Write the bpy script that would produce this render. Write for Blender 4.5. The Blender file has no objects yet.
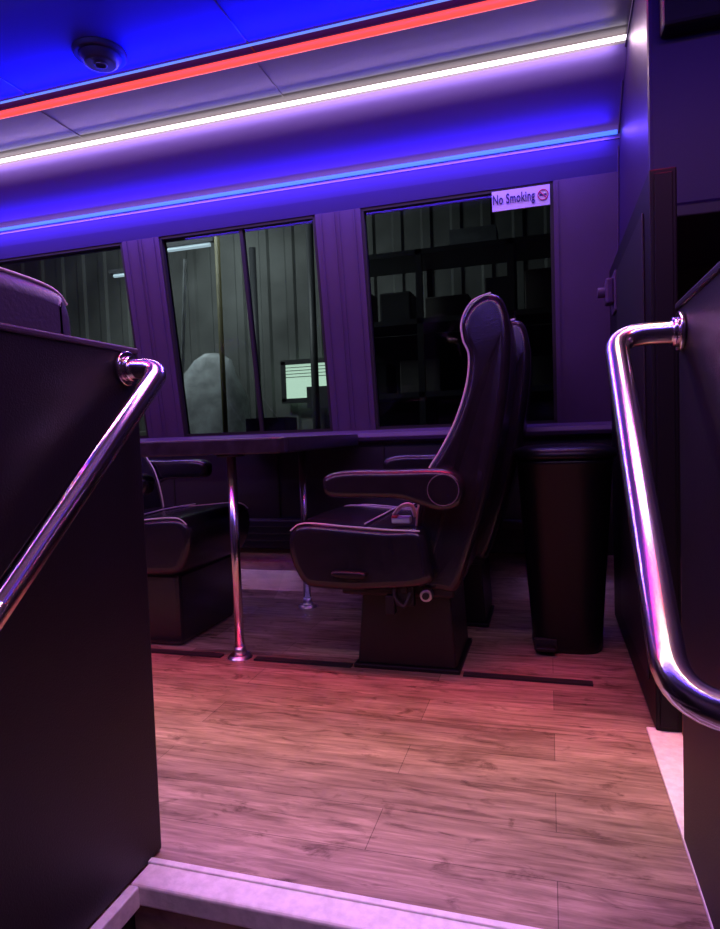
import bpy, bmesh, math, random
from mathutils import Vector, Matrix
random.seed(4)
S = bpy.context.scene
COL = S.collection
S.view_settings.view_transform = 'Standard'

# ------------------------------------------------------------------ materials
def mat(name, col, rough=0.5, metal=0.0, noise=None, bump=0.0, bscale=200, spec=0.5, coat=0.0):
    m = bpy.data.materials.new(name); m.use_nodes = True
    nt = m.node_tree; b = nt.nodes['Principled BSDF']
    b.inputs['Base Color'].default_value = (*col, 1)
    b.inputs['Roughness'].default_value = rough
    b.inputs['Metallic'].default_value = metal
    b.inputs['Specular IOR Level'].default_value = spec
    b.inputs['Coat Weight'].default_value = coat
    tc = nt.nodes.new('ShaderNodeTexCoord')
    if noise:
        n = nt.nodes.new('ShaderNodeTexNoise'); n.inputs['Scale'].default_value = noise[0]
        n.inputs['Detail'].default_value = 4
        r = nt.nodes.new('ShaderNodeValToRGB')
        r.color_ramp.elements[0].position = 0.35; r.color_ramp.elements[1].position = 0.65
        k = noise[1]
        r.color_ramp.elements[0].color = (*[c*(1-k) for c in col], 1)
        r.color_ramp.elements[1].color = (*[min(1, c*(1+k)) for c in col], 1)
        nt.links.new(tc.outputs['Object'], n.inputs['Vector'])
        nt.links.new(n.outputs['Fac'], r.inputs['Fac'])
        nt.links.new(r.outputs['Color'], b.inputs['Base Color'])
    if bump:
        n2 = nt.nodes.new('ShaderNodeTexNoise'); n2.inputs['Scale'].default_value = bscale
        n2.inputs['Detail'].default_value = 3
        bp = nt.nodes.new('ShaderNodeBump'); bp.inputs['Strength'].default_value = bump
        bp.inputs['Distance'].default_value = 0.002
        nt.links.new(tc.outputs['Object'], n2.inputs['Vector'])
        nt.links.new(n2.outputs['Fac'], bp.inputs['Height'])
        nt.links.new(bp.outputs['Normal'], b.inputs['Normal'])
    return m

def emis(name, col, s):
    m = bpy.data.materials.new(name); m.use_nodes = True
    b = m.node_tree.nodes['Principled BSDF']
    b.inputs['Base Color'].default_value = (*[c*.5 for c in col], 1)
    b.inputs['Emission Color'].default_value = (*col, 1)
    b.inputs['Emission Strength'].default_value = s
    return m

M_LEATHER = mat('black_leather', (0.011, 0.010, 0.014), 0.23, bump=0.18, bscale=160, noise=(25, .15))
M_PIPING = mat('pale_piping', (0.60, 0.57, 0.60), 0.5)
M_DPIPING = mat('dark_piping', (0.10, 0.09, 0.11), 0.4)
M_PLASTIC = mat('black_plastic', (0.006, 0.006, 0.008), 0.42, bump=0.2, bscale=300, spec=0.35)
M_BINPL = mat('bin_plastic', (0.003, 0.003, 0.005), 0.36, spec=0.28)
M_PANEL = mat('black_vinyl_panel', (0.007, 0.005, 0.012), 0.48, bump=0.35, bscale=350, noise=(8, .15), spec=0.4)
M_PARTN = mat('black_partition_laminate', (0.003, 0.002, 0.006), 0.5, bump=0.15, bscale=350, spec=0.2)
M_DARK = mat('charcoal_panel', (0.012, 0.010, 0.020), 0.55, bump=0.2, bscale=200)
M_CAB = mat('cabinet_vinyl', (0.024, 0.010, 0.060), 0.42, bump=0.2, bscale=200, spec=0.25)  # purple LED cast put into the base colour
M_WALL = mat('led_tinted_vinyl_wall', (0.070, 0.044, 0.105), 0.5, bump=0.3, bscale=300, noise=(4, .06), spec=0.3)  # grey-mauve vinyl with the LEDs' purple light put into its colour
M_HEAD = mat('header_vinyl', (0.06, 0.045, 0.22), 0.45, bump=0.2, bscale=200, spec=0.3)  # deep blue is strip light put into the base colour
M_COVE = mat('cove_vinyl', (0.20, 0.15, 0.36), 0.35, bump=0.12, bscale=200, spec=0.3)  # lavender-blue LED glow is part of this base colour
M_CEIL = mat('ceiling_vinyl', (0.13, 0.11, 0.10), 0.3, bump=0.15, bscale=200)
M_CEILB = mat('centre_ceiling_vinyl', (0.05, 0.06, 0.48), 0.5, bump=0.15, bscale=200, spec=0.15)  # blue of the ceiling wash light put into the colour
M_CHROME = mat('brushed_steel', (0.74, 0.72, 0.73), 0.19, 1.0)
M_STEEL = mat('satin_steel', (0.6, 0.58, 0.6), 0.3, 1.0)
M_NOSE = mat('step_nosing_grey', (0.75, 0.74, 0.72), 0.5, noise=(60, .10), bump=0.3, bscale=150)
M_TABLE = mat('table_laminate', (0.02, 0.018, 0.028), 0.3, noise=(30, .3))
M_RUBBER = mat('rubber', (0.008, 0.008, 0.009), 0.7)
M_RED = mat('red_button', (0.5, 0.02, 0.02), 0.4)
M_SIGN = mat('sign_white', (0.55, 0.53, 0.8), 0.5)
M_INK = mat('sign_ink', (0.015, 0.012, 0.10), 0.5)
M_SIGNRED = mat('sign_red', (0.5, 0.05, 0.12), 0.5)
M_GAR = mat('garage_metal', (0.16, 0.17, 0.165), 0.6, noise=(1.2, .35))
M_GARF = mat('garage_floor', (0.08, 0.08, 0.08), 0.7)
M_SHELF = mat('garage_shelf_steel', (0.05, 0.053, 0.06), 0.5)
M_TARP = mat('tarp', (0.40, 0.43, 0.45), 0.8, noise=(6, .3))
M_BOX = mat('cardboard', (0.17, 0.16, 0.15), 0.8)
M_YEL = mat('yellow_paint', (0.16, 0.14, 0.05), 0.6)

E_WHITE = emis('led_white', (1.0, 0.86, 1.0), 3.5)
E_BLUE = emis('led_blue', (0.06, 0.17, 1.0), 1.6)
E_BLUEC = emis('led_blue_thin', (0.15, 0.30, 1.0), 1.0)
E_RED = emis('led_red', (1.0, 0.07, 0.05), 1.4)
E_GAR = emis('fluorescent', (0.7, 0.9, 1.0), 1.8)
E_GWIN = emis('lit_office_window', (0.6, 0.85, 0.65), 2.6)

def wood():
    m = bpy.data.materials.new('vinyl_wood_planks'); m.use_nodes = True
    nt = m.node_tree; L = nt.links.new; N = nt.nodes.new
    b = nt.nodes['Principled BSDF']
    tc = N('ShaderNodeTexCoord')
    br = N('ShaderNodeTexBrick')
    br.offset = 0.37; br.inputs['Scale'].default_value = 1.0
    br.inputs['Brick Width'].default_value = 0.92; br.inputs['Row Height'].default_value = 0.135
    br.inputs['Mortar Size'].default_value = 0.001; br.inputs['Mortar Smooth'].default_value = 0.6
    br.inputs['Bias'].default_value = 0.0
    br.inputs['Color1'].default_value = (0.37, 0.275, 0.20, 1)
    br.inputs['Color2'].default_value = (0.22, 0.155, 0.112, 1)
    br.inputs['Mortar'].default_value = (0.12, 0.085, 0.065, 1)
    L(tc.outputs['Object'], br.inputs['Vector'])
    def streak(sc, det, lo, hi, a=.3, z=.68):
        mp = N('ShaderNodeMapping'); mp.inputs['Scale'].default_value = sc
        L(tc.outputs['Object'], mp.inputs['Vector'])
        n = N('ShaderNodeTexNoise'); n.inputs['Scale'].default_value = 1; n.inputs['Detail'].default_value = det
        n.inputs['Roughness'].default_value = 0.65; n.inputs['Distortion'].default_value = 0.8
        L(mp.outputs['Vector'], n.inputs['Vector'])
        r = N('ShaderNodeValToRGB')
        r.color_ramp.elements[0].position = a; r.color_ramp.elements[0].color = (lo, lo*.95, lo*.9, 1)
        r.color_ramp.elements[1].position = z; r.color_ramp.elements[1].color = (hi, hi, hi, 1)
        L(n.outputs['Fac'], r.inputs['Fac'])
        return n, r
    n1, r1 = streak((5.0, 60, 10), 7, 0.5, 1.3)
    n2, r2 = streak((3.0, 12, 5), 4, 0.62, 1.2)
    n3, r3 = streak((9.0, 22, 5), 5, 0.45, 1.0, .30, .44)
    cur = br.outputs['Color']
    for r in (r1, r2, r3):
        mm = N('ShaderNodeMixRGB'); mm.blend_type = 'MULTIPLY'; mm.inputs[0].default_value = 1
        L(cur, mm.inputs[1]); L(r.outputs['Color'], mm.inputs[2]); cur = mm.outputs['Color']
    L(cur, b.inputs['Base Color'])
    b.inputs['Roughness'].default_value = 0.27
    bp = N('ShaderNodeBump'); bp.inputs['Strength'].default_value = 0.25; bp.inputs['Distance'].default_value = 0.001
    L(n1.outputs['Fac'], bp.inputs['Height']); L(bp.outputs['Normal'], b.inputs['Normal'])
    return m
M_WOOD = wood()

def glass():
    m = bpy.data.materials.new('tinted_glass'); m.use_nodes = True
    nt = m.node_tree; N = nt.nodes.new; L = nt.links.new
    nt.nodes.remove(nt.nodes['Principled BSDF'])
    out = nt.nodes['Material Output']
    t = N('ShaderNodeBsdfTransparent'); t.inputs['Color'].default_value = (0.5, 0.52, 0.53, 1)
    g = N('ShaderNodeBsdfGlossy'); g.inputs['Roughness'].default_value = 0.03
    g.inputs['Color'].default_value = (0.8, 0.8, 0.85, 1)
    f = N('ShaderNodeFresnel'); f.inputs['IOR'].default_value = 1.35
    mx = N('ShaderNodeMixShader')
    L(f.outputs[0], mx.inputs[0]); L(t.outputs[0], mx.inputs[1]); L(g.outputs[0], mx.inputs[2])
    L(mx.outputs[0], out.inputs['Surface'])
    return m
M_GLASS = glass()

# ------------------------------------------------------------------ helpers
def empty(name, loc):
    e = bpy.data.objects.new(name, None); e.location = loc
    e.empty_display_size = 0.1
    COL.objects.link(e); return e

def link(name, me, m, parent=None, smooth=False, bevel=0, seg=3):
    o = bpy.data.objects.new(name, me); COL.objects.link(o)
    if m is not None and not me.materials: me.materials.append(m)
    if smooth:
        for p in me.polygons: p.use_smooth = True
    if bevel:
        md = o.modifiers.new('bevel', 'BEVEL'); md.width = bevel; md.segments = seg
        md.limit_method = 'ANGLE'; md.angle_limit = math.radians(35)
        md.harden_normals = False
    if parent is not None:
        o.parent = parent
        o.matrix_parent_inverse = Matrix.Translation(-Vector(parent.location))
    return o

def mesh(name, vs, fs):
    me = bpy.data.meshes.new(name); me.from_pydata([tuple(v) for v in vs], [], fs); 
    bm = bmesh.new(); bm.from_mesh(me); bmesh.ops.recalc_face_normals(bm, faces=bm.faces); bm.to_mesh(me); bm.free()
    return me

BF = [(0,1,2,3),(7,6,5,4),(0,4,5,1),(1,5,6,2),(2,6,7,3),(3,7,4,0)]
def boxv(x0,x1,y0,y1,z0,z1):
    return [(x0,y0,z0),(x1,y0,z0),(x1,y1,z0),(x0,y1,z0),(x0,y0,z1),(x1,y0,z1),(x1,y1,z1),(x0,y1,z1)]
def box(name, x0,x1,y0,y1,z0,z1, m, parent=None, bevel=0.0, seg=2):
    return link(name, mesh(name, boxv(x0,x1,y0,y1,z0,z1), BF), m, parent, bevel=bevel, seg=seg)
def boxes(name, lst, m, parent=None, bevel=0.0):
    vs, fs = [], []
    for b in lst:
        k = len(vs); vs += boxv(*b) if len(b) == 6 else b
        fs += [tuple(i+k for i in f) for f in BF]
    return link(name, mesh(name, vs, fs), m, parent, bevel=bevel)

def prism(name, prof, a0, a1, m, axis='x', parent=None, bevel=0.0, seg=3):
    """closed profile; axis x -> prof is (y,z); axis y -> prof is (x,z)"""
    n = len(prof)
    if axis == 'x':
        vs = [(a0,p[0],p[1]) for p in prof]+[(a1,p[0],p[1]) for p in prof]
    elif axis == 'y':
        vs = [(p[0],a0,p[1]) for p in prof]+[(p[0],a1,p[1]) for p in prof]
    else:
        vs = [(p[0],p[1],a0) for p in prof]+[(p[0],p[1],a1) for p in prof]
    fs = [tuple(range(n)), tuple(range(2*n-1, n-1, -1))]
    for i in range(n):
        j = (i+1) % n; fs.append((i, j, j+n, i+n))
    return link(name, mesh(name, vs, fs), m, parent, bevel=bevel, seg=seg)

def catmull(pts, k=5, closed=True):
    out = []; n = len(pts)
    rng = n if closed else n-1
    for i in range(rng):
        g = (lambda j: Vector(pts[j % n])) if closed else (lambda j: Vector(pts[max(0, min(n-1, j))]))
        p0, p1, p2, p3 = g(i-1), g(i), g(i+1), g(i+2)
        for s in range(k):
            t = s/k
            out.append(0.5*((2*p1)+(-p0+p2)*t+(2*p0-5*p1+4*p2-p3)*t*t+(-p0+3*p1-3*p2+p3)*t**3))
    if not closed: out.append(Vector(pts[-1]))
    return out

def pillow(name, prof, y0, y1, r, m, parent=None, k=5, bulge=0.0, widthfn=None):
    """prof (x,z) closed control polygon lofted along y with rounded ends"""
    P = catmull(prof, k)
    area = sum(P[i].x*P[(i+1) % len(P)].y-P[(i+1) % len(P)].x*P[i].y for i in range(len(P)))
    sg = 1 if area > 0 else -1
    n = len(P); nr = []
    for i in range(n):
        d = P[(i+1) % n]-P[i-1]; d.normalize(); nr.append(Vector((d.y, -d.x))*sg)
    sl = []
    for q in range(6):
        an = q/5*math.pi/2; sl.append((y0+r*(1-math.cos(an)), r*(1-math.sin(an))))
    mid = [(y0+r+(y1-y0-2*r)*q/6, -bulge*math.sin(math.pi*q/6)) for q in range(1, 6)]
    sl2 = [(y0+y1-a, b) for a, b in reversed(sl)]
    sl = sl+mid+sl2
    vs, fs = [], []
    yc = (y0+y1)/2
    for (y, ins) in sl:
        for i in range(n):
            p = P[i]-nr[i]*ins
            yy = y
            if widthfn: yy = yc+(y-yc)*widthfn(p.y)
            vs.append((p.x, yy, p.y))
    ns = len(sl)
    for s in range(ns-1):
        for i in range(n):
            j = (i+1) % n
            fs.append((s*n+i, s*n+j, (s+1)*n+j, (s+1)*n+i))
    fs.append(tuple(range(n))); fs.append(tuple((ns-1)*n+i for i in reversed(range(n))))
    o = link(name, mesh(name, vs, fs), m, parent, smooth=True)
    for p in o.data.polygons:
        if len(p.vertices) > 4: p.use_smooth = False
    return o

def tube(name, pts, r, m, parent=None, closed=False, res=5):
    cu = bpy.data.curves.new(name, 'CURVE'); cu.dimensions = '3D'
    sp = cu.splines.new('POLY'); sp.points.add(len(pts)-1)
    for i, p in enumerate(pts): sp.points[i].co = (*p, 1)
    sp.use_cyclic_u = closed
    cu.bevel_depth = r; cu.bevel_resolution = res; cu.use_fill_caps = True
    t = bpy.data.objects.new('tmp', cu); COL.objects.link(t)
    bpy.context.view_layer.update()
    me = bpy.data.meshes.new_from_object(t.evaluated_get(bpy.context.evaluated_depsgraph_get()))
    bpy.data.objects.remove(t); me.name = name
    return link(name, me, m, parent, smooth=True)

def fillet(pts, r, k=8):
    P = [Vector(p) for p in pts]; out = [P[0]]
    for i in range(1, len(P)-1):
        a = (P[i-1]-P[i]).normalized(); b = (P[i+1]-P[i]).normalized()
        ang = a.angle(b); d = min(r/math.tan(ang/2), (P[i-1]-P[i]).length*.49, (P[i+1]-P[i]).length*.49)
        s, e = P[i]+a*d, P[i]+b*d
        for q in range(k+1):
            t = q/k; out.append((1-t)**2*s+2*t*(1-t)*P[i]+t*t*e)
    out.append(P[-1]); return out

def cyl(name, c, r, h, axis, m, parent=None, r2=None, seg=32, bevel=0):
    bm = bmesh.new()
    bmesh.ops.create_cone(bm, cap_ends=True, segments=seg, radius1=r, radius2=r if r2 is None else r2, depth=h)
    if axis == 'x': bmesh.ops.rotate(bm, matrix=Matrix.Rotation(math.pi/2, 3, 'Y'), verts=bm.verts)
    if axis == 'y': bmesh.ops.rotate(bm, matrix=Matrix.Rotation(math.pi/2, 3, 'X'), verts=bm.verts)
    bmesh.ops.translate(bm, vec=c, verts=bm.verts)
    me = bpy.data.meshes.new(name); bm.to_mesh(me); bm.free()
    for p in me.polygons: p.use_smooth = len(p.vertices) == 4
    return link(name, me, m, parent, bevel=bevel)

# ------------------------------------------------------------------ shell
XL, XR, XB = -3.3, 1.35, 0.29     # left end, right end, bulkhead plane
YW = 2.93
boxes('floor', [(XL, XR, 0.958, 2.66, -0.05, 0), (XL, -0.712, -0.55, 0.958, -0.05, 0), (0.222, XR, -0.55, 0.958, -0.05, 0)], M_WOOD)
prism('floor_cove', [(2.66, -0.05), (2.66, 0), (2.70, 0.004), (2.76, 0.03), (2.84, 0.11), (2.90, 0.205), (2.96, 0.21), (2.96, -0.05)], XL, XR, M_WOOD)
st = empty('entry_steps', (-0.25, 0.4, -0.6))
boxes('treads', [(-0.71, 0.22, 0.62, 0.905, -0.24, -0.20), (-0.71, 0.22, 0.32, 0.62, -0.44, -0.40), (-0.71, 0.22, -0.54, 0.32, -0.64, -0.60)], M_WOOD, st)
boxes('risers', [(-0.71, 0.22, 0.90, 0.95, -0.24, -0.036), (-0.71, 0.22, 0.61, 0.63, -0.44, -0.24), (-0.71, 0.22, 0.31, 0.33, -0.64, -0.44)], M_WOOD, st)
boxes('stair_nosings', [(-0.71, 0.22, 0.60, 0.66, -0.215, -0.197), (-0.71, 0.22, 0.30, 0.36, -0.415, -0.397)], M_NOSE, st, bevel=0.004)
nz = empty('step_nosing', (-0.25, 0.9, 0))
boxes('nosing_bar', [(-0.712, 0.222, 0.893, 0.958, -0.035, 0.005)], M_NOSE, nz, bevel=0.006)
boxes('nosing_lip', [(-0.712, 0.222, 0.945, 0.958, 0.003, 0.009)], M_NOSE, nz, bevel=0.002)
boxes('side_return', [(-0.712, -0.692, -0.5, 0.893, -0.035, 0.003)], M_NOSE, nz, bevel=0.003)
boxes('stringers', [(-0.76, -0.713, -0.54, 0.95, -0.64, -0.052), (0.223, 0.27, -0.54, 0.95, -0.64, -0.052)], M_DARK, st)
box('trim_1', 0.222, 0.30, 0.96, 1.69, 0.0, 0.008, M_NOSE, bevel=0.002)

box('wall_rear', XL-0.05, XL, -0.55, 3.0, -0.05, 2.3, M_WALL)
box('wall_front', XR, XR+0.05, -0.55, 3.0, -0.05, 2.3, M_DARK)
box('wall_door_side', XL, XR, -0.6, -0.55, -0.65, 2.3, M_DARK)

def wy(z, off=0.0): return 2.90-(z-0.80)*0.1436+off
def slab(x0, x1, z0, z1, o0, o1):
    return [(x0,wy(z0,o0),z0),(x1,wy(z0,o0),z0),(x1,wy(z0,o1),z0),(x0,wy(z0,o1),z0),
            (x0,wy(z1,o0),z1),(x1,wy(z1,o0),z1),(x1,wy(z1,o1),z1),(x0,wy(z1,o1),z1)]
wins = [(-0.785, 0.04), (-1.825, -1.0), (-2.865, -2.037)]
pillars = [(0.04, 0.30), (-1.0, -0.785), (-2.037, -1.825), (XL, -2.865)]
w = empty('wall_window_side', (-1.5, YW, 0.2))
boxes('lower_panel', [(XL, XR, 2.905, 2.96, 0.205, 0.79)], M_DARK, w)
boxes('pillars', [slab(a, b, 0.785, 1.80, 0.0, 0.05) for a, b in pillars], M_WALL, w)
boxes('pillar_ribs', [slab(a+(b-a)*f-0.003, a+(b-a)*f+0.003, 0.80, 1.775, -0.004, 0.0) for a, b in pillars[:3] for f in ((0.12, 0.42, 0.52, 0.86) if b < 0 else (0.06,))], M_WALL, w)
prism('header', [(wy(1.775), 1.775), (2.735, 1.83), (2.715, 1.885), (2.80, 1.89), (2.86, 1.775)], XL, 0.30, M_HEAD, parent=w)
boxes('front_wall_panel', [slab(0.30, XR, 0.79, 1.80, 0.0, 0.05)], M_DARK, w)
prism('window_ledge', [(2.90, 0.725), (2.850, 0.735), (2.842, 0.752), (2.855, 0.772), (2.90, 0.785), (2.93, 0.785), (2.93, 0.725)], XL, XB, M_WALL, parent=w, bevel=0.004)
h = empty('wall_heater', (-1.5, 2.87, 0.2))
box('heater_case', XL+0.02, XB-0.06, 2.845, 2.904, 0.215, 0.36, M_DARK, h, bevel=0.008)
boxes('heater_slots', [(XL+0.02, XB-0.06, 2.840, 2.846, z, z+0.008) for z in (0.25, 0.285, 0.32)], M_RUBBER, h)
boxes('panel_joints', [(x-0.004, x+0.004, 2.899, 2.906, 0.36, 0.725) for x in (-2.6, -1.9, -1.3, -0.75, -0.1)], M_RUBBER, w)

for i, (a, b) in enumerate(wins):
    e = empty('window_%d' % (i+1), ((a+b)/2, wy(1.3), 1.3))
    boxes('glass', [slab(a+0.005, b-0.005, 0.79, 1.775, 0.028, 0.032)], M_GLASS, e)
    fr = [slab(a, a+0.014, 0.785, 1.78, 0.004, 0.045), slab(b-0.014, b, 0.785, 1.78, 0.004, 0.045),
          slab(a, b, 0.785, 0.80, 0.004, 0.045), slab(a, b, 1.762, 1.78, 0.004, 0.045)]
    if i == 1: fr.append(slab(-1.392, -1.375, 0.79, 1.775, 0.012, 0.04))
    boxes('frame', fr, M_RUBBER, e)

# ceiling
ce = empty('ceiling', (-1.5, 1.4, 2.15))
def strip_surface(name, prof, m, x0=XL, x1=XB, parent=ce, k=0):
    P = [Vector(p) for p in prof]
    if k: P = catmull(prof, k, closed=False)
    n = len(P); vs = [(x0, p[0], p[1]) for p in P]+[(x1, p[0], p[1]) for p in P]
    fs = [(i, i+1, n+i+1, n+i) for i in range(n-1)]
    me = bpy.data.meshes.new(name); me.from_pydata(vs, [], fs)
    o = link(name, me, m, parent, smooth=bool(k))
    return o
MID = 1.42
def mir(prof): return [(2*MID-p[0], p[1]) for p in prof]
cove = [(2.712, 1.905), (2.700, 1.945), (2.665, 1.975), (2.60, 2.003), (2.53, 2.035), (2.478, 2.072), (2.455, 2.098)]
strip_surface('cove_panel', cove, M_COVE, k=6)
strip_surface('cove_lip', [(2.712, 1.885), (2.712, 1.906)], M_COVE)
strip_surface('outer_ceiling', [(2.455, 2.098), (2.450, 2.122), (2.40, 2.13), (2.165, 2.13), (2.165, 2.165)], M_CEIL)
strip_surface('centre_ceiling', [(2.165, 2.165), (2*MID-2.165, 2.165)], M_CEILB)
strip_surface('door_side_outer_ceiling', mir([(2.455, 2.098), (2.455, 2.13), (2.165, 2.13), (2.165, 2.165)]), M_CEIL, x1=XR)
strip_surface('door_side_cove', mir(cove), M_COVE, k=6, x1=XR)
box('roof', XL-0.05, XR+0.05, -0.6, 3.0, 2.2, 2.25, M_DARK, ce)
box('door_side_header', XL, XR, -0.55, 0.13, 1.86, 1.905, M_DARK, ce)
strip_surface('front_ceiling', [(2.165, 2.164), (2*MID-2.165, 2.164)], M_DARK, x0=XB, x1=XR)
boxes('panel_seams', [(x-0.0025, x+0.0025, 2.165, 2.455, 2.127, 2.131) for x in (-2.93, -0.99, -1.96)] +
      [(x-0.0025, x+0.0025, 0.67, 2.165, 2.162, 2.166) for x in (-2.93, -0.99, -1.96)], M_CEIL, ce)

def led(name, x0, x1, y, z, r, em, housing=True):
    e = empty(name, ((x0+x1)/2, y, z))
    tube('diffuser', [(x0, y, z), (x1, y, z)], r, em, e, res=4)
    if housing:
        box('channel', x0, x1, y-r*1.15, y+r*1.15, z+r*0.4, z+r*1.3, M_CEIL, e)
    return e
XS = XL+.01
led('white_led_strip', XS, XB-.004, 2.44, 2.110, 0.0080, E_WHITE, False)
led('blue_led_strip', XS, XB-0.01, 2.702, 1.905, 0.0080, E_BLUE, False)
led('red_led_strip', XS, XB-.004, 2.150, 2.134, 0.0140, E_RED, False)
led('blue_led_strip', XS, XB-.004, 2.108, 2.155, 0.004, E_BLUEC, False)
led('white_led_strip', XS, XR-.01, 2*MID-2.44, 2.108, 0.0105, E_WHITE)
led('red_led_strip', XS, XR-.01, 2*MID-2.150, 2.136, 0.0145, E_RED)
led('blue_led_strip', XS, XR-.01, 2*MID-2.702, 1.93, 0.0085, E_BLUE)

sp = empty('ceiling_speaker', (-1.51, 1.98, 2.16))
cyl('base_ring', (-1.51, 1.98, 2.156), 0.088, 0.018, 'z', M_DARK, sp, r2=0.095, bevel=0.004)
cyl('grille', (-1.51, 1.98, 2.136), 0.055, 0.028, 'z', M_DARK, sp, r2=0.075, bevel=0.006)
for rr in (0.02, 0.038, 0.055):
    tube('grille_ring', [(-1.51+rr*math.cos(t*math.pi/12), 1.98+rr*math.sin(t*math.pi/12), 2.122+(rr-0.02)*0.18) for t in range(24)], 0.003, M_DARK, sp, closed=True, res=2)
tube('hanging_wire', catmull([(-2.62, 2.43, 2.12), (-2.61, 2.45, 2.06), (-2.60, 2.47, 2.02), (-2.595, 2.46, 1.97)], 6, False), 0.003, M_RUBBER)

# ------------------------------------------------------------------ front bulkhead cabinet
bh = empty('overhead_cabinet', (0.8, 2.4, 1.35))
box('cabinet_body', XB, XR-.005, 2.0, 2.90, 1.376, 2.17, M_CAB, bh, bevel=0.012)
box('cabinet_soffit', XB+0.03, XR-.005, 1.93, 2.0, 1.84, 2.17, M_PARTN, bh, bevel=0.01)
box('cabinet_lip', 0.305, XR-.005, 1.985, 2.0, 1.345, 1.378, M_DARK, bh, bevel=0.004)
tube('corner_bead', [(XB-0.004, 2.80, 1.40), (XB-0.004, 2.72, 1.90), (XB-0.004, 2.47, 2.09), (XB-0.004, 2.15, 2.125)], 0.003, M_WALL, bh)
box('side_panel_below', .304, .32, 2.70, 2.90, 0.21, 1.37, M_DARK, bh)

tp = empty('tall_partition', (0.27, 2.1, 0))
box('board', 0.242, 0.302, 1.67, 2.69, 0.008, 1.372, M_PARTN, tp, bevel=0.004)
box('edge_cap', 0.252, 0.292, 1.664, 1.671, 0.02, 1.36, M_PARTN, tp, bevel=0.002)
box('door_reveal', 0.236, 0.243, 1.76, 2.38, 0.10, 1.30, M_PANEL, tp, bevel=0.004)
la = empty('partition_latch', (0.23, 2.50, 1.2))
box('latch_plate', 0.232, 0.243, 2.40, 2.52, 1.17, 1.31, M_WALL, la, bevel=0.004)
box('latch_body', 0.205, 0.233, 2.42, 2.49, 1.20, 1.29, M_WALL, la, bevel=0.008)
cyl('latch_knob', (0.195, 2.455, 1.245), 0.018, 0.03, 'x', M_WALL, la, bevel=0.003)

lp = empty('stair_panel', (-0.735, 0.4, 0))
box('board', -0.757, -0.712, -0.5, 0.99, 0.004, 0.930, M_PANEL, lp, bevel=0.003)
box('top_cap', -0.76, -0.708, -0.5, 0.993, 0.928, 0.938, M_WALL, lp, bevel=0.003)
rp = empty('stair_panel', (0.25, 0.4, 0))
box('board', 0.224, 0.275, -0.5, 1.24, 0.004, 0.970, M_PANEL, rp, bevel=0.003)
box('top_cap', 0.219, 0.279, -0.5, 1.243, 0.968, 0.980, M_PANEL, rp, bevel=0.003)

def rail(name, pts, r, flanges, fr=0.05):
    e = empty(name, pts[0])
    tube('rail_tube', fillet(pts, fr), r, M_CHROME, e, res=8)
    for c, ax in flanges:
        cyl('flange', c, r*1.75, 0.008, ax, M_CHROME, e, bevel=0.002)
        cyl('collar', (c[0]+(0.008 if c[0] < 0 else -0.008), c[1], c[2]), r*1.25, 0.012, ax, M_CHROME, e)
        for q in (0.5, 2.6, 4.7):
            cyl('screw', (c[0]+(0.005 if c[0] < 0 else -0.005), c[1]+r*1.45*math.cos(q), c[2]+r*1.45*math.sin(q)), 0.003, 0.003, ax, M_STEEL, e, seg=10)
rail('handrail', [(-0.71, 0.955, 0.898), (-0.645, 0.965, 0.895), (-0.645, 0.60, 0.575), (-0.645, 0.10, 0.135), (-0.71, 0.08, 0.115)], 0.0175,
     [((-0.707, 0.955, 0.898), 'x'), ((-0.707, 0.08, 0.115), 'x')], fr=0.04)
rail('handrail', [(0.222, 1.20, 0.925), (0.115, 1.20, 0.925), (0.117, 0.690, 0.488), (0.222, 0.675, 0.477)], 0.0195,
     [((0.219, 1.20, 0.925), 'x'), ((0.219, 0.675, 0.477), 'x')], fr=0.07)

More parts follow.
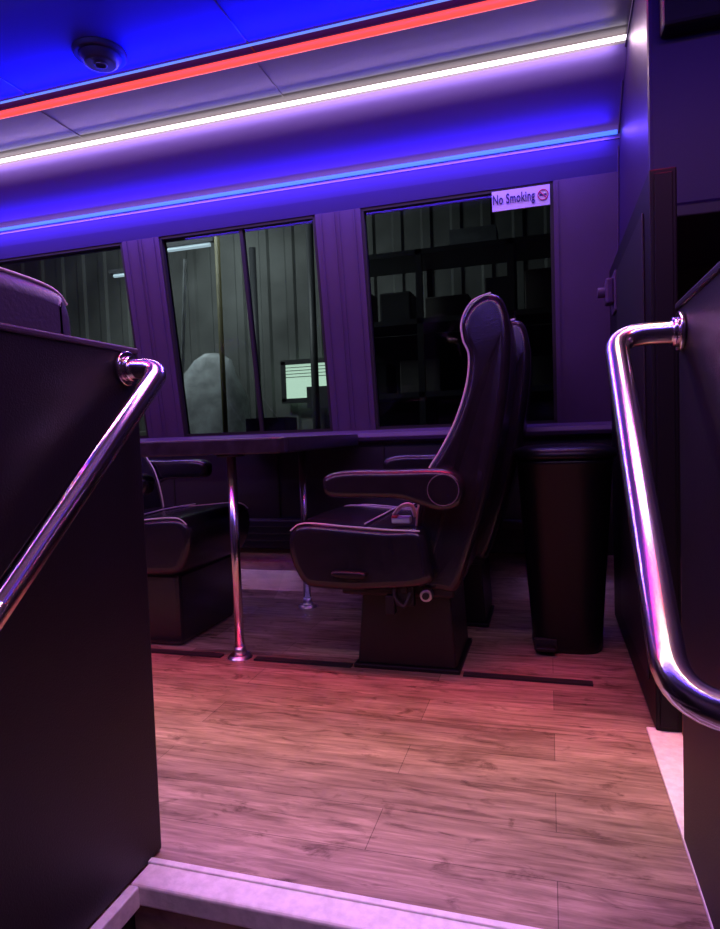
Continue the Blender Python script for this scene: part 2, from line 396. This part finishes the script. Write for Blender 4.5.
# ------------------------------------------------------------------ seats
BACK = [(-.279,.277),(-.22,.4335),(-.165,.616),(-.118,.855),(-.102,1.03),(-.117,1.145),(-.157,1.179),(-.212,1.160),(-.245,1.105),(-.243,1.045),
        (-.226,.995),(-.235,.906),(-.271,.80),(-.319,.711),(-.368,.630),(-.400,.50),(-.405,.38),(-.402,.28),(-.34,.268)]
CUSH = [(-.36,.30),(-.55,.275),(-.70,.275),(-.765,.287),(-.803,.345),(-.818,.41),(-.805,.465),(-.755,.490),(-.60,.480),(-.48,.472),(-.38,.468),(-.35,.38)]
def seat(name, fx, y0, arms, base=False, controls=True):
    T = lambda pr: [(fx(x), z) for x, z in pr]
    e = empty(name, (fx(-.45), y0+.25, 0))
    wf = lambda z: 1.0 if z < .75 else 1.0-0.12*min(1, (z-.75)/.43)**2
    B = BACK
    pillow('backrest', T(B), y0+.06, y0+.47, .026, M_LEATHER, e, widthfn=wf)
    pillow('cushion', T(CUSH), y0, y0+.50, .03, M_LEATHER, e, bulge=0.006)
    yc = y0+.265
    for s in (-1, 1):
        sl = B[6:17] if s < 0 else B[8:17]
        pts = [Vector((fx(p.x), yc+s*(.205-.007)*wf(p.y), p.y)) for p in catmull(sl, 6, False)]
        tube('back_piping', pts, .0032, M_PIPING, e, res=2)
        cp = catmull(CUSH[6:11], 6, False)
        cyy = y0+.25+s*.243
        tube('cushion_piping', [(fx(p.x), cyy, p.y-.001) for p in cp], .0024, M_PIPING, e, res=2)
    tube('cushion_seam', [(fx(-.56), y0+.03, .4855), (fx(-.555), y0+.12, .488), (fx(-.55), y0+.25, .4895), (fx(-.555), y0+.38, .488), (fx(-.56), y0+.47, .4855)], .0025, M_PIPING, e, res=2)
    for bi in (9, 11, 13):
        bx, bz = B[bi]
        tube('back_seam', [(fx(bx-.001), yc+f*.18*wf(bz), bz) for f in (-1, -.5, 0, .5, 1)], .002, M_DPIPING, e, res=2)
    tube('side_seam', [(fx(-.402), y0+.061, z/100) for z in range(30, 50, 3)], .003, M_PIPING, e, res=2)
    box('seat_frame', min(fx(-.66), fx(-.29)), max(fx(-.66), fx(-.29)), y0+.07, y0+.44, .245, .295, M_PLASTIC, e, bevel=.01)
    if base:
        xs = sorted((fx(-.74), fx(-.25)))
        box('seat_base', xs[0], xs[1], y0+.04, y0+.46, .0, .28, M_LEATHER, e, bevel=.02)
    else:
        ped = T([(-.618, .012), (-.292, .012), (-.305, .25), (-.595, .25)])
        prism('pedestal', ped, y0+.09, y0+.40, M_PLASTIC, 'y', e, bevel=.008)
        xs = sorted((fx(-.63), fx(-.28)))
        box('pedestal_foot', xs[0], xs[1], y0+.08, y0+.41, .0, .014, M_PLASTIC, e, bevel=.003)
    ARM = [(-.675,.61),(-.665,.642),(-.60,.658),(-.45,.658),(-.30,.658),(-.250,.637),(-.235,.595),(-.252,.550),(-.31,.533),(-.375,.552),(-.44,.570),(-.60,.573),(-.66,.58)]
    for s in arms:
        a0 = y0-.045 if s < 0 else y0+.478
        A = ARM if s < 0 else [(x*.88-.02, z+.025) for x, z in ARM]
        pillow('armrest', T(A), a0, a0+.075, .022, M_LEATHER, e)
        if s < 0:
            tube('armrest_piping', [(fx(-.297)+.046*math.cos(t*math.pi/14), a0+.001, .597+.046*math.sin(t*math.pi/14)) for t in range(28)], .0018, M_DPIPING, e, closed=True, res=2)
        cyl('armrest_pivot', (fx(-.292), a0+.0375, .598), .03, .07, 'y', M_PLASTIC, e)
    if controls:
        pillow('recline_lever', T([(-.655,.325),(-.60,.318),(-.555,.322),(-.553,.338),(-.60,.342),(-.655,.342),(-.665,.335)]), y0-.02, y0+.002, .008, M_PLASTIC, e, k=3)
        cyl('knob', (fx(-.372), y0+.045, .262), .020, .03, 'y', M_STEEL, e, bevel=.004)
        cyl('knob_cap', (fx(-.372), y0+.027, .262), .011, .01, 'y', M_PLASTIC, e, bevel=.002)
        boxes('bracket', [(fx(-.48), fx(-.41), y0+.03, y0+.06, .225, .30), (fx(-.50), fx(-.47), y0+.02, y0+.05, .20, .26), (fx(-.45), fx(-.43), y0+.02, y0+.03, .27, .34)], M_PLASTIC, e, bevel=.004)
        tube('belt_webbing', catmull([(fx(-.42), y0+.05, .40), (fx(-.44), y0+.03, .34), (fx(-.47), y0+.02, .27), (fx(-.44), y0+.015, .23), (fx(-.42), y0+.03, .27)], 5, False), .006, M_RUBBER, e, res=2)
        box('belt_buckle', fx(-.475), fx(-.415), y0+.035, y0+.065, .486, .508, M_PIPING, e, bevel=.004)
        tube('belt_tongue', catmull([(fx(-.47), y0+.05, .510), (fx(-.445), y0+.05, .538), (fx(-.415), y0+.055, .541), (fx(-.405), y0+.07, .505)], 5, False), .007, M_PIPING, e, res=3)
        box('buckle_button', fx(-.474), fx(-.455), y0+.033, y0+.060, .503, .511, M_RED, e, bevel=.002)
    return e
ident = lambda x: x
seat('passenger_seat', ident, 1.87, (-1, 1))
seat('passenger_seat', lambda x: x+.045, 2.375, (), controls=False)
seat('passenger_seat', lambda x: -2.06-x, 1.98, (-1, 1), base=True, controls=False)

s4 = empty('lounge_seat', (-1.0, 0.6, 0))
BK = [(.40, .42), (.62, .42), (.90, .42), (.935, .48), (.935, .75), (.935, .94), (.922, 1.015), (.87, 1.040), (.65, 1.047), (.45, 1.047), (.36, 1.02), (.345, .9), (.345, .6)]
def pillow_x(name, prof, x0, x1, r, m, parent):
    o = pillow(name, prof, x0, x1, r, m, parent)
    for v in o.data.vertices: v.co = (v.co.y, v.co.x, v.co.z)
    bm = bmesh.new(); bm.from_mesh(o.data); bmesh.ops.recalc_face_normals(bm, faces=bm.faces); bm.to_mesh(o.data); bm.free()
    return o
M_LEATHER2 = mat('dark_grey_leather', (0.05, 0.04, 0.085), 0.4, bump=0.30, bscale=160)
pillow_x('backrest', BK, -0.91, -0.785, .035, M_LEATHER2, s4)
tube('back_piping', [(-0.800, p.x, p.y-.003) for p in catmull(BK[6:10], 6, False)], .003, M_PIPING, s4)
box('seat_cushion', -1.35, -0.87, .36, .92, .30, .45, M_LEATHER, s4, bevel=.04, seg=4)
box('seat_base', -1.30, -0.84, .40, .90, .0, .31, M_PLASTIC, s4, bevel=.01)

# ------------------------------------------------------------------ table
tb = empty('dining_table', (-1.1, 2.35, 0))
def rrect(x0, x1, y0, y1, r, k=6):
    out = []
    for cx, cy, a in ((x1-r, y0+r, -90), (x1-r, y1-.01, 0), (x0+.01, y1-.01, 90), (x0+r, y0+r, 180)):
        rr = r if cy < (y0+y1)/2 else .01
        for q in range(k+1):
            t = math.radians(a+90*q/k); out.append((cx+rr*math.cos(t), cy+rr*math.sin(t)))
    return out
prism('table_top', rrect(-1.43, -.812, 1.86, 2.838, .05), .716, .768, M_TABLE, 'z', tb, bevel=.006)
for nm, y in (('pole_near', 1.967), ('pole_far', 2.62)):
    cyl(nm, (-1.054, y, .36), .0165, .716, 'z', M_CHROME, tb)
    cyl('foot_flange', (-1.054, y, .006), .045, .012, 'z', M_STEEL, tb, r2=.035, bevel=.002)
    cyl('foot_collar', (-1.054, y, .025), .023, .03, 'z', M_STEEL, tb, r2=.019)
    cyl('top_plate', (-1.054, y, .712), .05, .012, 'z', M_PLASTIC, tb)

tr = empty('seat_track', (-0.6, 1.96, 0))
boxes('rails', [(-1.55, -1.12, 1.942, 1.972, 0, .006), (-0.99, -0.64, 1.942, 1.972, 0, .006), (-0.27, 0.113, 1.942, 1.972, 0, .006)], M_RUBBER, tr)

# ------------------------------------------------------------------ step bin
tc_ = empty('pedal_trash_can', (.05, 2.30, 0))
def sect(w, d, z, cx=.05, cy=2.33, n=40, e=3.2, sh=0.0):
    out = []
    for i in range(n):
        t = 2*math.pi*i/n; c, s = math.cos(t), math.sin(t)
        out.append((cx+w/2*math.copysign(abs(c)**(2/e), c), cy+d/2*math.copysign(abs(s)**(2/e), s), z))
    return out
def loft(name, secs, m, parent):
    n = len(secs[0]); vs = [v for s in secs for v in s]; fs = []
    for k in range(len(secs)-1):
        for i in range(n):
            j = (i+1) % n; fs.append((k*n+i, k*n+j, (k+1)*n+j, (k+1)*n+i))
    fs.append(tuple(range(n))); fs.append(tuple((len(secs)-1)*n+i for i in range(n)))
    o = link(name, mesh(name, vs, fs), m, parent, smooth=True)
    for p in o.data.polygons:
        if len(p.vertices) > 4: p.use_smooth = False
    return o
loft('body', [sect(.225, .24, 0), sect(.238, .25, .012), sect(.240, .253, .03), sect(.238, .248, .05), sect(.315, .31, .64), sect(.322, .32, .645), sect(.322, .32, .660)], M_BINPL, tc_)
loft('lid', [sect(.325, .325, .662), sect(.345, .345, .666), sect(.348, .348, .677), sect(.335, .335, .692), sect(.27, .28, .704), sect(.12, .14, .709)], M_BINPL, tc_)
box('pedal', -.055, .01, 2.160, 2.225, .018, .032, M_PLASTIC, tc_, bevel=.004)
box('pedal_slot', -.06, .015, 2.20, 2.22, .008, .05, M_RUBBER, tc_, bevel=.003)

# ------------------------------------------------------------------ no smoking sign on the glass
sg = empty('no_smoking_sign', (-.09, wy(1.727), 1.727))
def onwall(x, z, off): return (x, wy(z, off), z)
boxes('plate', [slab(-.207, .026, 1.684, 1.762, -.006, .003)], M_SIGN, sg)
cu = bpy.data.curves.new('sign_text', 'FONT'); cu.body = 'No Smoking'; cu.size = .045; cu.offset = .0007; cu.extrude = .0005
cu.space_character = 1.08
cu.align_x = 'LEFT'; cu.align_y = 'CENTER'
t = bpy.data.objects.new('tmp', cu); COL.objects.link(t); bpy.context.view_layer.update()
me = bpy.data.meshes.new_from_object(t.evaluated_get(bpy.context.evaluated_depsgraph_get())); bpy.data.objects.remove(t)
xs = [v.co.x for v in me.vertices]; wd = max(xs)-min(xs); x_min = min(xs)
ys_ = [v.co.y for v in me.vertices]; ym = (max(ys_)+min(ys_))/2
for v in me.vertices:
    X = -.203+(v.co.x-x_min)*(.170/wd); Z = 1.722+(v.co.y-ym)*1.2
    v.co = (X, wy(Z, -.0085-v.co.z), Z)
link('lettering', me, M_INK, sg)
ring = [onwall(-.001+.020*math.cos(q*math.pi/14), 1.725+.020*math.sin(q*math.pi/14), -.008) for q in range(28)]
tube('prohibition_ring', ring, .0022, M_SIGNRED, sg, closed=True, res=2)
tube('prohibition_slash', [onwall(-.001-.014, 1.739, -.008), onwall(-.001+.014, 1.711, -.008)], .002, M_SIGNRED, sg, res=2)
boxes('cigarette', [slab(-.015, .013, 1.722, 1.728, -.009, -.006)], M_INK, sg)

# ------------------------------------------------------------------ garage outside
g = empty('garage_building', (-3, 7.5, -1))
pts = []; x = -10.0
while x < 4:
    pts += [(x, 7.5), (x+.20, 7.5), (x+.23, 7.47), (x+.32, 7.47)]; x += .35
vs = [(p[0], p[1], -1.0) for p in pts]+[(p[0], p[1], 4.5) for p in pts]; n = len(pts)
link('corrugated_wall', mesh('corrugated_wall', vs, [(i, i+1, n+i+1, n+i) for i in range(n-1)]), M_GAR, g)
box('garage_ground', -10, 4, 3.2, 7.6, -1.05, -1.0, M_GARF, g)
ow = empty('office_window', (-2.8, 7.4, 1.4))
box('pane', -3.16, -2.50, 7.38, 7.42, 1.22, 1.68, E_GWIN, ow)
boxes('mullions', [(-3.20, -2.46, 7.36, 7.40, 1.66, 1.72), (-3.20, -2.46, 7.36, 7.40, 1.18, 1.24), (-3.20, -3.14, 7.36, 7.4, 1.2, 1.7), (-2.52, -2.46, 7.36, 7.4, 1.2, 1.7), (-2.80, -2.40, 7.2, 7.36, 1.1, 1.36)], M_SHELF, ow)
boxes('blinds', [(-3.15, -2.51, 7.372, 7.378, z/1000, z/1000+.008) for z in range(1500, 1660, 40)], M_SHELF, ow)
ft = empty('fluorescent_lamp', (-3.6, 6, 2.86))
tube('lamp_tube', [(-3.85, 6, 2.80), (-3.35, 6, 2.80)], .022, E_GAR, ft)
box('lamp_housing', -3.9, -3.3, 5.97, 6.03, 2.825, 2.87, M_SHELF, ft)
ft = empty('fluorescent_lamp', (-4.6, 6.4, 2.8))
tube('lamp_tube', [(-4.85, 6.4, 2.72), (-4.60, 6.4, 2.72)], .02, E_GAR, ft)
box('lamp_housing', -4.9, -4.5, 6.37, 6.43, 2.745, 2.79, M_SHELF, ft)
sh = empty('storage_rack', (-.8, 6.3, -1))
L = [(-2.0+i*.85-.03, -2.0+i*.85+.03, yy, yy+.06, -1, 2.5) for i in range(4) for yy in (6.0, 6.6)]
L += [(-2.03, .58, 6.0, 6.66, z, z+.05) for z in (-.4, .4, 1.1, 1.8, 2.45)]
boxes('rack_frame', L, M_SHELF, sh)
box('rack_back', -2.0, .56, 6.67, 6.70, -1, 1.8, M_SHELF, sh)
cr = []
for z in (-.35, .45, 1.15, 1.85):
    xx = -1.9
    while xx < .3:
        ww = random.uniform(.2, .42); hh = random.uniform(.15, .45); cr.append((xx, xx+ww, 6.1, 6.5, z, z+hh)); xx += ww+random.uniform(.05, .3)
boxes('crates', cr[::2], M_BOX, sh, bevel=.01)
boxes('bins', cr[1::2], M_SHELF, sh, bevel=.02)
boxes('pale_lit_block', [(-.85, -.42, 6.0, 6.3, 2.5, 2.64)], M_TARP, sh)  # pale box in place of a faint lit rectangle
eq = empty('covered_machine', (-3.7, 6.4, -1))
loft('tarp_cover', [sect(1.1, .8, -1, -3.75, 6.4), sect(1.0, .8, .4, -3.75, 6.4), sect(.9, .7, 1.2, -3.7, 6.4), sect(.6, .5, 1.5, -3.65, 6.4, e=2), sect(.42, .4, 1.65, -3.6, 6.4, e=2), sect(.2, .2, 1.72, -3.6, 6.4, e=2)], M_TARP, eq)
for i, (x, y) in enumerate(((-3.3, 6.9), (-2.35, 6.3), (-3.05, 5.6))):
    p = empty('pipe_post', (x, y, -1)); cyl('post', (x, y, 1.0), .04 if i < 2 else .025, 4.0, 'z', M_YEL if i == 2 else M_SHELF, p); cyl('post_foot', (x, y, -.97), .09, .05, 'z', M_SHELF, p)
tube('air_hose', catmull([(-3.9, 5.8, 2.7), (-4.0, 5.75, 1.9), (-3.95, 5.7, 1.2), (-3.7, 5.7, .5), (-3.6, 5.7, 1.1), (-3.5, 5.75, 2.6)], 8, False), .018, M_TARP)
wb = empty('work_bench', (-2.4, 5.6, -1))
boxes('bench_frame', [(-2.9, -1.9, 5.3, 5.9, .55, .62), (-2.85, -2.79, 5.35, 5.41, -1, .55), (-2.0, -1.94, 5.35, 5.41, -1, .55), (-2.85, -2.79, 5.8, 5.86, -1, .55), (-2.0, -1.94, 5.8, 5.86, -1, .55), (-2.75, -2.35, 5.45, 5.75, .62, .95), (-2.25, -2.05, 5.45, 5.7, .62, .8)], M_SHELF, wb)
cs = empty('crate_stack', (-5.4, 6.8, -1))
boxes('stacked_crates', [(-5.6, -4.9, 6.5, 7.1, -1, .9), (-5.5, -5.0, 6.5, 7.0, .9, 1.6), (-6.4, -5.8, 6.3, 7.0, -1, .4)], M_BOX, cs, bevel=.02)

# ------------------------------------------------------------------ lights (ceiling LED strips, added aisle fills, garage lamp)
def area(name, loc, rot, sx, sy, col, e, spread=None):
    l = bpy.data.lights.new(name, 'AREA'); l.shape = 'RECTANGLE'; l.size = sx; l.size_y = sy; l.color = col; l.energy = e
    if spread: l.spread = spread
    o = bpy.data.objects.new(name, l); o.location = loc; o.rotation_euler = rot; COL.objects.link(o); return o
D = math.radians
area('white_strip_light', (-1.5, 2.425, 2.095), (D(-25), 0, 0), 3.5, .02, (1, .64, .86), 12)
area('white_strip_cove_light', (-1.5, 2.425, 2.090), (D(55), 0, 0), 3.5, .015, (.80, .60, 1), 4.5)
area('red_strip_light', (-1.5, 2.135, 2.118), (0, 0, 0), 3.5, .02, (1, .03, .05), 8)
area('blue_strip_light', (-1.5, 2.688, 1.90), (D(0), 0, 0), 3.5, .02, (.12, .05, 1), 20)
area('cove_light', (-1.5, 2.68, 1.925), (D(-150), 0, 0), 3.5, .015, (.03, .01, 1), 3.5)
area('centre_ceiling_wash', (-1.5, 2.09, 2.12), (D(-110), 0, 0), 3.5, .02, (.0, .008, 1), 20)
area('door_white_strip_light', (-1.0, .42, 2.09), (D(10), 0, 0), 4.4, .04, (1, .78, .66), 15)
area('door_red_strip_light', (-1.0, .705, 2.118), (0, 0, 0), 4.4, .15, (1, .006, .05), 15)
area('door_ceiling_wash', (-1.0, .76, 2.12), (D(110), 0, 0), 4.4, .02, (.0, .008, 1), 20)
area('door_blue_strip_light', (-1.0, .16, 1.91), (D(35), 0, 0), 4.4, .05, (.12, .04, 1), 14)
# added fills without fixtures, narrow beams that tint and brighten the deck
area('added_red_fill', (-.9, 1.60, 2.155), (D(5), 0, 0), 3.6, .10, (1, .03, .10), 4.5, D(30))
area('added_amber_fill', (-.9, 1.40, 2.155), (0, 0, 0), 3.6, .05, (1, .68, .30), 5.0, D(30))
area('added_magenta_fill', (-.9, 1.12, 2.155), (0, 0, 0), 3.6, .12, (.80, .10, .62), 6.0, D(48))
area('added_cool_fill', (-.9, 1.02, 2.155), (0, 0, 0), 3.6, .04, (.55, .52, 1), 5.0, D(40))
area('garage_lamp', (-3.9, 5.6, 3.6), (D(20), 0, 0), 2, .3, (.9, 1, .97), 115)
wd_ = bpy.data.worlds.new('night'); S.world = wd_; wd_.use_nodes = True
wd_.node_tree.nodes['Background'].inputs[0].default_value = (.02, .02, .03, 1)
wd_.node_tree.nodes['Background'].inputs[1].default_value = .2

# ------------------------------------------------------------------ camera
Yc = Vector((0.298, 0.0594, -1)).normalized()
Xc = Vector((3.344, 0.069, 1)).normalized()
Xc = (Xc-Yc*Xc.dot(Yc)).normalized()
Zc = Xc.cross(Yc)
R = Matrix((Xc, Yc, Zc)).to_4x4()
cam = bpy.data.cameras.new('camera'); co = bpy.data.objects.new('camera', cam); COL.objects.link(co)
co.matrix_world = Matrix.Translation((0, 0, .77)) @ R
cam.sensor_fit = 'HORIZONTAL'; cam.sensor_width = 36; cam.lens = 36*631/720
cam.clip_start = .02
S.camera = co
